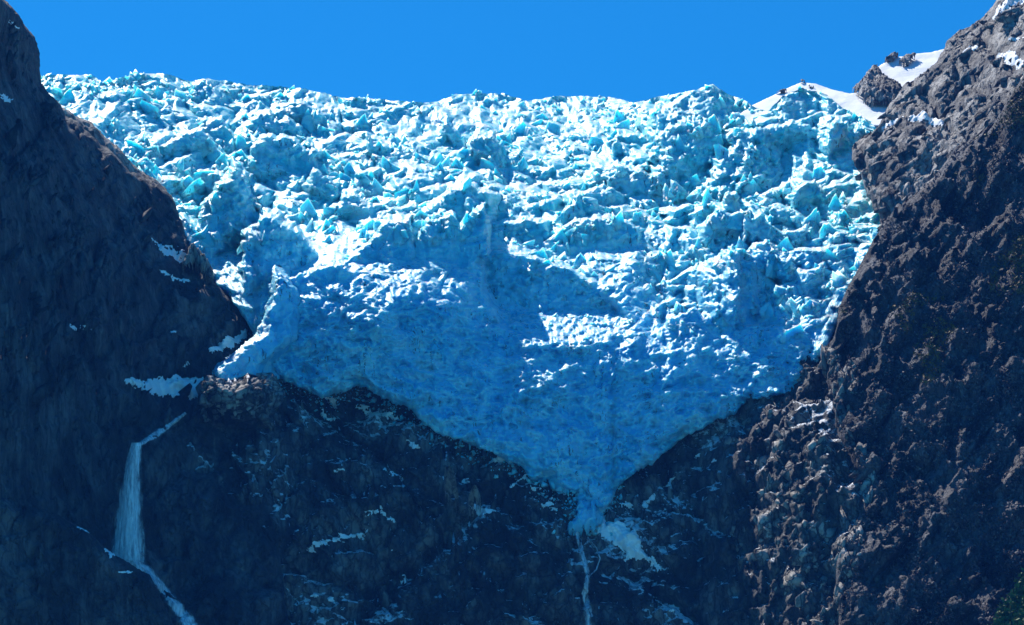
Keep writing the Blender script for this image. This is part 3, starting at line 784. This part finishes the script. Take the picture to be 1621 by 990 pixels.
GP = 'snow patches lying on the dark rock'
patches = [
 (left_pos, [(112, 527, 2), (128, 524, 5), (146, 530, 2)], 'small streaky snow patch alone on the dark left wall'),
 (left_pos, [(210, 614, 5), (240, 624, 11), (285, 618, 17), (328, 622, 16)], 'wide blue shaded snow shelf left of the sunlit ice ridge foot'),
 (left_pos, [(258, 541, 1), (272, 537, 3), (284, 534, 1)], 'tiny snow sliver above the snow shelf on the left wall'),
 (left_pos, [(288, 588, 2), (308, 584, 3), (326, 580, 2)], 'thin snow strip just above the shaded snow shelf'),
 (left_pos, [(338, 562, 4), (362, 549, 9), (392, 530, 5)], 'fanned snow wedge tucked behind the curved ice ridge'),
 (left_pos, [(246, 392, 4), (270, 405, 8), (298, 420, 7)], 'faint broken snow streaks beside the left margin of the ice'),
 (left_pos, [(255, 438, 2), (275, 446, 4), (300, 452, 3)], 'lower faint snow streaks beside the left ice margin'),
 (left_pos, [(0, 158, 2), (12, 166, 6), (24, 172, 2)], 'small snow spot high on the left wall at the picture edge'),
 (left_pos, [(20, 46, 1), (27, 48, 3), (33, 50, 1)], 'tiny bright snow spot near the top of the left wall'),
 (spur_pos, [(120, 836, 1), (138, 846, 3), (160, 856, 2)], 'thin snow line on the crest of the bottom left spur'),
 (spur_pos, [(172, 876, 3), (182, 884, 4), (192, 890, 2)], 'snow lump on the spur tip below the big waterfall'),
 (spur_pos, [(186, 907, 1), (203, 911, 3), (226, 918, 1)], 'thin snow line on the spur just under the waterfall foot'),
 (cliff_pos, [(468, 882, 1), (500, 868, 4), (545, 852, 5), (590, 838, 4), (622, 832, 2)], 'long diagonal snow band across the middle of the lower cliff'),
 (cliff_pos, [(580, 818, 2), (600, 812, 6), (622, 824, 3)], 'pointed snow patch above the long diagonal snow band'),
 (cliff_pos, [(604, 744, 2), (632, 758, 4), (662, 775, 3)], 'straight thin snow streak slanting down right under the ice'),
 (cliff_pos, [(731, 757, 2), (738, 765, 5), (744, 771, 2)], 'small round snow patch high on the cliff left of the tongue'),
 (cliff_pos, [(765, 737, 2), (800, 731, 6), (825, 740, 4)], 'snow tuft against the glacier edge left of the tongue'),
 (cliff_pos, [(804, 778, 2), (826, 762, 4), (842, 756, 4)], 'slanting snow streak climbing to the left side of the tongue'),
 (cliff_pos, [(830, 772, 2), (842, 778, 3), (853, 779, 2)], 'short snow scrap beside the slanting streak near the tongue'),
 (cliff_pos, [(750, 806, 5), (764, 814, 9), (784, 812, 4)], 'star shaped snow patch in the middle of the lower cliff'),
 (cliff_pos, [(858, 806, 4), (870, 800, 6), (880, 812, 3)], 'ragged snow patch just left of the ice rubble cone'),
 (cliff_pos, [(632, 922, 3), (642, 914, 4), (651, 907, 2)], 'short slanting snow patch low on the cliff between rock slabs'),
 (cliff_pos, [(590, 866, 1), (602, 868, 2), (625, 872, 1)], 'hairline snow ledge right below the long diagonal band'),
 (cliff_pos, [(955, 838, 13), (978, 852, 20), (1000, 872, 17), (1018, 882, 10)], 'largest snow fan below the ice rubble cone'),
 (cliff_pos, [(1010, 884, 6), (1034, 888, 6), (1042, 902, 3)], 'thin ragged snow tail at the lower right of the snow fan'),
 (cliff_pos, [(985, 802, 4), (1010, 806, 6), (1036, 790, 4)], 'bright snow streak right of the ice rubble cone'),
 (cliff_pos, [(1050, 772, 2), (1060, 763, 4), (1068, 756, 2)], 'small snow patch above the streak right of the tongue'),
 (cliff_pos, [(1080, 742, 2), (1098, 728, 4), (1112, 718, 2)], 'snow streak under the right margin of the tongue'),
 (cliff_pos, [(1030, 964, 2), (1050, 969, 3), (1078, 974, 2)], 'thin snow ledge at the bottom right of the lower cliff'),
 (cliff_pos, [(395, 940, 2), (415, 948, 3), (440, 955, 2)], 'snow line low on the cliff right of the lower stream'),
 (cliff_pos, [(466, 940, 2), (490, 948, 3), (512, 946, 2)], 'snow line near the bottom edge left of the middle'),
 (cliff_pos, [(520, 955, 4), (530, 948, 4)], 'small bright snow chip near the bottom edge left of the middle'),
 (cliff_pos, [(482, 610, 4), (505, 622, 7), (530, 640, 5)], 'snow streaks right of the sunlit boulders under the ice'),
 (cliff_pos, [(510, 655, 3), (525, 665, 5), (540, 672, 2)], 'snow scraps below the ice edge above the rock slabs'),
 (cliff_pos, [(520, 745, 3), (532, 750, 5), (545, 752, 2)], 'snow tuft on the dark cliff below the boulders'),
 (cliff_pos, [(565, 640, 4), (590, 658, 8), (630, 668, 6)], 'wide broken snow streaks hugging the lower left ice edge'),
 (cliff_pos, [(640, 700, 2), (660, 712, 4), (680, 722, 2)], 'snow streaks under the ice margin left of centre'),
 (cliff_pos, [(690, 745, 1), (700, 760, 3), (712, 768, 2)], 'small dashed snow marks on the slabs left of centre'),
 (cliff_pos, [(1120, 742, 1), (1130, 738, 2), (1140, 741, 1)], 'tiny bright snow dash below the right end of the tongue'),
 (rg_pos, [(1440, 192, 4), (1462, 189, 7), (1480, 195, 6), (1497, 196, 3)], 'white snow ledge across the grey shoulder'),
 (rg_pos, [(1386, 204, 2), (1405, 198, 4), (1426, 192, 3)], 'narrow snow strip at the left end of the grey shoulder'),
 (rg_pos, [(1584, 84, 4), (1600, 92, 8), (1613, 105, 6)], 'white snow tongue near the right edge on the grey rock'),
 (rg_pos, [(1524, 86, 2), (1535, 81, 5), (1546, 80, 3)], 'small snow patch high on the grey shoulder'),
 (rg_pos, [(1572, 32, 3), (1586, 14, 8), (1604, 2, 8), (1625, -6, 9)], 'bright snow slope at the top right corner'),
 (rg_pos, [(1596, 64, 1), (1608, 62, 3), (1622, 60, 2)], 'tiny snow spot at the right edge above the snow tongue'),
]
for k, (fn, pts, lab) in enumerate(patches):
    big = fn is rg_pos
    o = patch('snow_patch', fn, pts, M_snow, seed=100 + k, rag=0.6 if (big or max(p[2] for p in pts) > 8) else 1.0, thick=2.4 if (big or max(p[2] for p in pts) > 8) else 1.1, base=1.2 if max(p[2] for p in pts) > 8 else 0.2)
    if o: tag(o, lab, 'snow patch', GP)

# --- rocks breaking through the snowfield
for k, (pts, lab, th) in enumerate([
    ([(1362, 136, 13), (1382, 130, 15), (1402, 146, 15), (1420, 160, 12), (1408, 158, 12), (1372, 150, 17), (1362, 140, 14)], 'rounded grey rock knob at the foot of the upper snowfield', 7),
    ([(1402, 98, 4), (1412, 94, 6), (1419, 92, 3)], 'small dark rock on the upper edge of the snowfield', 5),
    ([(1424, 104, 4), (1436, 99, 7), (1446, 94, 4)], 'brown rock island in the middle of the upper snowfield', 5),
    ([(1372, 166, 4), (1383, 162, 8), (1394, 158, 5)], 'low grey rock just below the rounded knob', 5),
    ([(1230, 148, 1), (1242, 146, 3), (1250, 143, 1)], 'flat brown rock on the left slope of the small snow peak', 3),
    ([(1268, 131, 2), (1273, 129, 3)], 'tiny dark rock on the tip of the snow peak', 3),
    ([(1280, 137, 1.5), (1288, 139, 2)], 'thin rock line just right of the snow peak tip', 3)]):
    o = patch('rock_outcrop', sn_pos, pts, M_rock_g, thick=th, rag=0.5, lump=th * 0.8, seed=200 + k)
    if o: tag(o, lab, 'rock', 'rocks breaking through the snowfield')

# --- sunlit rocks standing out of the shade
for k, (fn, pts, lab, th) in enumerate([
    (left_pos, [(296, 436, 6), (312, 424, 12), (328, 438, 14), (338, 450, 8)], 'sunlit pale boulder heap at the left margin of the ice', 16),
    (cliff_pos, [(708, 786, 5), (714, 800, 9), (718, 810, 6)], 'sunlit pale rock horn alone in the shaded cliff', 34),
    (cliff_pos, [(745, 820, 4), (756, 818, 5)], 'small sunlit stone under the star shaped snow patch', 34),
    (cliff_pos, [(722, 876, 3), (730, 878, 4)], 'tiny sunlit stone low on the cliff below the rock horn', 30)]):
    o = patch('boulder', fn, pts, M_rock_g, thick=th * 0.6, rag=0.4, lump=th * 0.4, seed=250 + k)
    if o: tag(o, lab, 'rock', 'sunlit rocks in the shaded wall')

# --- rubble cone of fallen ice
M_rub = make_ice('dirty_ice', blue=(0.30, 0.52, 0.60), pale=(0.55, 0.68, 0.72))
o = patch('ice_rubble', cliff_pos, [(950, 770, 26), (940, 800, 27), (930, 832, 20), (910, 842, 10)], M_rub, thick=6, rag=0.4, lump=4, seed=300)
tag(o, kind='stuff')

g9 = np.random.default_rng(99)
def debris(x, y, s0):
    P = cliff_pos(x, y); sz = np.clip(s0 * (0.6 + 0.5 * g9.pareto(2.5, len(x))), 0.8, 6)
    P[:, 1] -= sz * 0.3
    return P, sz
xa = g9.normal(938, 20, 900); ya = g9.uniform(765, 850, 900)
Pd, sd1 = debris(xa, ya, 1.8)
k1_ = g9.uniform(0, 1, 650); xb = 430 + 470 * k1_; yb = G_bot(xb) + np.abs(g9.normal(0, 18, 650)) - 2
Pe, sd2 = debris(xb, yb, 1.4)
strew('ice_debris', np.concatenate([Pd, Pe]), np.concatenate([sd1, sd2]), (1.2, 0.9, 0.9), ICEP, M_rub, g9, tilt=0.6, yaw=1.0)

# ------------------------------------------------------------------ water
def make_water(name, lo=0.42, hi=0.62, col=(0.80, 0.85, 0.90)):
    m = NT(name)
    a = m.noise(2.6, 7, 0.65, scale=(1, 1, 0.10), dist=0.3)
    b = m.noise(14, 5, 0.6, scale=(1, 1, 0.3))
    al = m.ramp(m.math('ADD', m.math('MULTIPLY', a, 0.6), m.math('MULTIPLY', b, 0.4)), [(lo - 0.06, 0.25), (hi - 0.06, 1.0)])
    at = m.new('ShaderNodeAttribute', attribute_name='water_density')
    al = m.math('MULTIPLY', al, at.outputs['Fac'])
    m.ln(al, m.b.inputs['Alpha'])
    return m.out(m.mix(m.ramp(a, [(0.4, 0.0), (0.6, 1.0)]), (0.58, 0.64, 0.72), col), 0.6, 0.2, m.bump(a, 0.8))
M_water = make_water('falling_water')
M_thin = make_water('thin_water', 0.46, 0.66)

def density(o, e):
    a = o.data.attributes.new('water_density', 'FLOAT', 'POINT'); a.data.foreach_set('value', e.astype(np.float32).ravel()); return o
def fall(name, rows, Yf, mat, parent=None, seed=0, step=1.0, bulge=4.0):
    """rows = (height bearing, left, right) down the fall"""
    Rr = np.array(rows, float)
    ys = np.arange(Rr[0, 0], Rr[-1, 0], 1.5)
    L = np.interp(ys, Rr[:, 0], Rr[:, 1]); Rg = np.interp(ys, Rr[:, 0], Rr[:, 2])
    n = 30
    u = np.linspace(0, 1, n)
    PY = np.repeat(ys[:, None], n, 1)
    PX = L[:, None] + (Rg - L)[:, None] * u
    q = np.stack([PX * 1.0, PY * 0.3, PX * 0 + seed], -1)
    PX = PX + 1.6 * fbm(q, 12, 4, 0.6, seed=seed)
    Y = Yf(PX, PY) - bulge * np.sin(u * math.pi)[None] - 1.6 * fbm(np.stack([PX, PY * 0.12, PX * 0], -1), 3.5, 3, 0.6, seed=seed + 2, ridged=True)
    V = world(PX, PY, Y)
    o = link_mesh(name, V.reshape(-1, 3), grid_faces(len(ys), n), mat, parent, smooth=True)
    e = 1 - np.abs(2 * u - 1)[None] + 0.5 * fbm(np.stack([PX, PY * 0.15, PX * 0 + seed], -1), 8, 4, 0.65)
    e = sstep(0.0, 0.42, e) * sstep(0, 8, ys[-1] - ys)[:, None]
    return density(o, e)

def rock_Y(px, py):
    a = left_pos(px, py)[..., 1]; b = cliff_pos(px, py)[..., 1]
    return np.minimum(a, b)
yy = np.arange(690, 900, 4.0)
XX, YYg = np.meshgrid(np.arange(172, 240, 5.0), yy)
front = rock_Y(XX, YYg).min(1)
front = np.linspace(front[0], front[0] - 6, len(yy)) + (front - np.linspace(front[0], front[0] - 6, len(yy))).min() - 3
wf = bpy.data.objects.new('waterfall', None); C.objects.link(wf)
tag(wf, 'tall pale waterfall dropping down the dark left cliff', 'waterfall')
rows1 = [(701, 206, 225), (715, 203, 224), (740, 197, 224), (780, 189, 227), (830, 180, 229), (870, 175, 231), (896, 178, 236)]
fall('main_curtain', rows1, lambda px, py: np.interp(py, yy, front) + 1.0, M_water, wf, seed=1)
fall('spray_veil', [(706, 208, 222), (760, 193, 222), (830, 184, 224), (870, 178, 226), (893, 180, 230)], lambda px, py: np.interp(py, yy, front) - 4.0, M_thin, wf, seed=2, bulge=5)

def ribbon(name, fn, pts, mat, lab, cat, group=None, off=6, seed=0):
    """water running over the rock along pts (bearing x, y, half width)"""
    P = np.array(pts, float)
    seg = np.concatenate([[0], np.cumsum(np.hypot(np.diff(P[:, 0]), np.diff(P[:, 1])))])
    t = np.arange(0, seg[-1], 1.5)
    cx = np.interp(t, seg, P[:, 0]); cy = np.interp(t, seg, P[:, 1]); wd = np.interp(t, seg, P[:, 2])
    tx = np.gradient(cx); ty = np.gradient(cy); L = np.hypot(tx, ty) + 1e-9
    u = np.linspace(-1, 1, 14)
    wob = 1.2 * fbm(np.stack([cx, cy, cx * 0], -1), 12, 3, 0.6, seed=seed)
    PX = cx[:, None] + (-ty / L)[:, None] * (wd[:, None] * u + wob[:, None]); PY = cy[:, None] + (tx / L)[:, None] * (wd[:, None] * u)
    V0 = fn(PX, PY)
    Yr = V0[..., 1].copy()
    k = 3
    for _ in range(12):                       # water smooths over the small steps of the bed
        Yp = np.pad(Yr, ((1, 1), (1, 1)), 'edge')
        Yr = np.minimum(Yr, (Yp[:-2, 1:-1] + Yp[2:, 1:-1] + Yp[1:-1, :-2] + Yp[1:-1, 2:]) / 4)
    V = world(PX, PY, Yr - off * (1 - 0.5 * u[None] ** 2))
    o = link_mesh(name, V.reshape(-1, 3), grid_faces(len(t), len(u)), mat, None, smooth=True)
    density(o, sstep(0, 0.6, 1 - np.abs(u)[None] + 0.5 * fbm(np.stack([PX, PY, PX * 0], -1), 7, 4, 0.7, seed=seed)))
    return tag(o, lab, cat, group)
def both(px, py):
    a = left_pos(px, py); b = cliff_pos(px, py); c = spur_pos(px, py)
    r = np.where((a[..., 1] < b[..., 1])[..., None], a, b)
    m = (px > SP_top(px) * 0 + 0) & (py > SP_top(px) + 4) & (c[..., 1] < r[..., 1])
    return np.where(m[..., None], c, r)
ribbon('chute', both, [(294, 654, 3.5), (276, 668, 4.5), (262, 678, 5.5), (246, 688, 7.5), (236, 695, 5), (222, 703, 5), (212, 708, 5)], M_water, 'thin white chute slanting down to the lip of the tall waterfall', 'chute', seed=5)
ribbon('stream', both, [(186, 880, 5), (206, 889, 9), (232, 902, 9), (248, 920, 8), (262, 938, 9), (280, 962, 11), (298, 985, 13), (325, 1030, 15)], M_water, 'white stream running down right from the foot of the tall waterfall', 'stream', off=5, seed=6)
ribbon('thin_waterfall', cliff_pos, [(913, 842, 4), (919, 866, 5), (925, 890, 5), (931, 912, 5), (926, 940, 6), (931, 965, 7), (937, 1010, 8)], M_thin, 'thin faint waterfall running down below the ice rubble cone', 'waterfall', seed=7)
ribbon('side_trickle', cliff_pos, [(930, 850, 1.4), (944, 868, 1.6), (950, 884, 1.6), (944, 902, 1.6), (933, 912, 1.4)], M_thin, 'hair thin trickle looping right of the thin waterfall', 'trickle', seed=8)

# ------------------------------------------------------------------ scrub on the buttress
def make_leaf(name, cols):
    m = NT(name)
    r = m.new('ShaderNodeValToRGB'); e = r.color_ramp.elements
    while len(e) < len(cols): e.new(0.5)
    for i, c in enumerate(cols): e[i].position = i / (len(cols) - 1) * 0.5 + 0.25; e[i].color = (*c, 1)
    m.ln(m.noise(9, 3, 0.7), r.inputs[0])
    return m.out(r.outputs[0], 0.7, 0.15)
def scatter(name, fn, pts, size, mat, per=5, seed=0, flat=0.7, lab=None):
    g = np.random.default_rng(seed)
    P = fn(pts[:, 0], pts[:, 1]); n = len(P)
    P = np.repeat(P, per, 0)
    s_ = np.repeat(size * g.uniform(0.5, 1.5, n), per)
    P = P + g.normal(size=P.shape) * (s_ * 0.5)[:, None] * [1, 0.6, 0.8]; P[:, 1] -= s_ * 0.35; P[:, 2] += s_ * 0.2
    A = g.normal(size=P.shape); A /= np.linalg.norm(A, axis=1)[:, None]
    B = np.cross(A, g.normal(size=P.shape)); B /= np.linalg.norm(B, axis=1)[:, None]
    l = (s_ * 0.62)[:, None]
    V = np.stack([P - A * l, P + B * l * 0.55, P + A * l * g.uniform(0.6, 1.2, (len(P), 1)), P - B * l * 0.45], 1)
    o = link_mesh(name, V.reshape(-1, 3), np.arange(len(P) * 4).reshape(-1, 4), mat)
    return tag(o, lab, kind='stuff')
g = np.random.default_rng(5)
pts = np.stack([g.uniform(1300, 1640, 60000), g.uniform(120, 1000, 60000)], 1)
pts = pts[pts[:, 0] > BT_edge(pts[:, 1]) + 5]
q = np.stack([pts[:, 0] + pts[:, 1] * 0.5, pts[:, 1] * 0.6 - pts[:, 0] * 0.5, pts[:, 0] * 0], -1)
dn = fbm(q, 60, 5, 0.65, seed=77)
pts = pts[dn + g.uniform(-0.25, 0.25, len(dn)) > 0.02]
dn2 = fbm(np.stack([pts[:, 0], pts[:, 1], pts[:, 0] * 0], -1), 120, 3, seed=78) + (560 - pts[:, 1]) / 900
M_br = make_leaf('brown_scrub', [(0.07, 0.05, 0.05), (0.12, 0.09, 0.09), (0.22, 0.20, 0.20)])
M_ol = make_leaf('olive_scrub', [(0.06, 0.055, 0.02), (0.15, 0.11, 0.03), (0.13, 0.06, 0.03)])
selo = dn2 > 0.25
scatter('scrub', bt_pos, pts[~selo][:5000], 2.2, M_br, seed=1)
scatter('olive_scrub', bt_pos, pts[selo][:6000], 2.2, M_ol, seed=2)

# --- green spur in the lower right corner
GS_top = pl([(1540, 1040), (1572, 992), (1585, 965), (1600, 948), (1610, 930), (1620, 912), (1640, 890), (1700, 840), (1800, 780)])
def gs_pos(px, py):
    t = GS_top(px) + 4 * fbm(np.stack([px, px * 0, px * 0], -1), 14, 3)
    d = t - py; over = np.maximum(d, 0)
    Y = 2120 - 0.3 * (px - 1600) - 0.3 * (py - 950) + over * 6
    P = world(px, np.where(d > 0, t + 0.2 * over, py), Y)
    P[..., 1] -= 5 * fbm(P, 14, 4, seed=88, ridged=True)
    return P
o, _ = sheet('green_spur', gs_pos, 1540, 1790, 690, 1080, 2.5, M_rock_v)
tag(o, 'bush covered spur poking into the bottom right corner', kind='structure')
pts = np.stack([g.uniform(1560, 1780, 22000), g.uniform(720, 1070, 22000)], 1)
pts = pts[(pts[:, 1] > GS_top(pts[:, 0]))]
M_gr = make_leaf('green_leaves', [(0.03, 0.06, 0.02), (0.06, 0.11, 0.03), (0.12, 0.13, 0.04)])
scatter('bushes', gs_pos, pts[:12000], 2.6, M_gr, seed=3)

# --- angular rock blocks bedded in the cliffs
ROCKP = [fragment(g7, int(g7.integers(7, 11)), 0.3) for _ in range(40)]
def rocks(name, fn, x0, x1, y0, y1, n, size, dims, mat, test=None, tilt=0.5, lean=(0, 0), seed=0, cut=0.0, sink=0.4, cap=9):
    gr = np.random.default_rng(seed)
    x = gr.uniform(x0, x1, n); y = gr.uniform(y0, y1, n)
    d = fbm(np.stack([x + 0.5 * y, y - 0.5 * x, x * 0], -1), 75, 4, 0.6, seed=seed) + gr.uniform(-0.2, 0.2, n)
    k = d > cut
    if test is not None: k &= test(x, y)
    P = fn(x[k], y[k])
    sz = np.clip(size * (0.6 + 0.55 * gr.pareto(2.6, len(P))), size * 0.5, cap)
    P[:, 1] += sz * sink
    return strew(name, P, sz, dims, ROCKP, mat, gr, tilt=tilt, yaw=0.5, lean=lean)
rocks('rock_blocks', cliff_pos, 1090, 1330, 590, 1030, 850, 5.0, (1.2, 0.5, 1.6), M_rock_p, test=lambda x, y: (x > 1100 + 0.32 * (y - 600) + 30 * np.sin(y / 37)) & (x < BT_edge(y) + 10), lean=(0, 0.45), seed=3, cut=-0.05)
rocks('rock_blocks', bt_pos, 1300, 1640, 100, 1010, 1000, 4.0, (0.9, 0.7, 2.3), M_rock_v, test=lambda x, y: x > BT_edge(y) + 3, lean=(0, 0.7), seed=4, cut=0.0)
RB = pl([(540, 1318), (600, 1322), (640, 1328), (700, 1340), (760, 1362), (800, 1358), (850, 1346), (900, 1330), (990, 1322), (1100, 1320)])
rocks('rock_blocks', bt_pos, 1300, 1400, 560, 1010, 1400, 4.4, (1.0, 0.5, 2.0), M_rock_p, test=lambda x, y: np.abs(x - RB(y) - 8 * np.sin(y / 23) ) < 12 + 8 * np.sin(y / 41), lean=(0, 0.1), seed=5, cut=-0.2, tilt=0.25)
rocks('rock_blocks', rg_pos, 1345, 1640, -10, 400, 1300, 5.0, (2.4, 0.8, 1.0), M_rock_g, test=lambda x, y: (x > RG_edge(y) + 4) & (x < BT_edge(y) + 5), lean=(0, -0.5), seed=6, cut=0.0, tilt=0.3)
rocks('rock_blocks', cliff_pos, 330, 1120, 620, 1030, 2200, 4.6, (0.8, 0.6, 2.6), M_rock_c, test=lambda x, y: y > G_bot(x) + 15, lean=(0, -0.2), seed=7, cut=0.05, tilt=0.3)
rocks('rock_blocks', left_pos, 0, 330, 40, 700, 1500, 4.6, (0.8, 0.6, 2.8), M_rock_l, test=lambda x, y: x < L_edge(y) - 28, lean=(0, 0.4), seed=8, cut=0.05, tilt=0.3)
rocks('rock_blocks', cliff_pos, 325, 445, 600, 675, 500, 4.5, (1.5, 1.0, 1.0), M_rock_p, lean=(0, -0.3), seed=9, cut=-0.3, tilt=0.5)

# ------------------------------------------------------------------ blue mountain air
bpy.ops.mesh.primitive_cube_add(size=1, location=(0, 3000, 2000 - 70))
hz = bpy.context.object; hz.name = 'haze'; hz.scale = (8000, 7000, 4100)
hz.location = (0, 3000, -70 + 2050)
hm = bpy.data.materials.new('air'); hm.use_nodes = True
ht = hm.node_tree; ht.nodes.remove(ht.nodes['Principled BSDF'])
pv = ht.nodes.new('ShaderNodeVolumePrincipled')
pv.inputs['Color'].default_value = (0.05, 0.27, 1.0, 1); pv.inputs['Density'].default_value = 2.1e-5
ht.links.new(pv.outputs[0], ht.nodes['Material Output'].inputs['Volume'])
hz.data.materials.append(hm); tag(hz, kind='stuff')

# ------------------------------------------------------------------ lake at the foot of the wall
lm = NT('lake_water')
M_lake = lm.out((0.10, 0.30, 0.34), 0.12, 0.5, lm.bump(lm.noise(6, 4, 0.6), 0.3))
o = link_mesh('lake', [(-3900, -400, -60), (3900, -400, -60), (3900, 6400, -60), (-3900, 6400, -60)], [(0, 1, 2, 3)], M_lake)
tag(o, kind='structure')
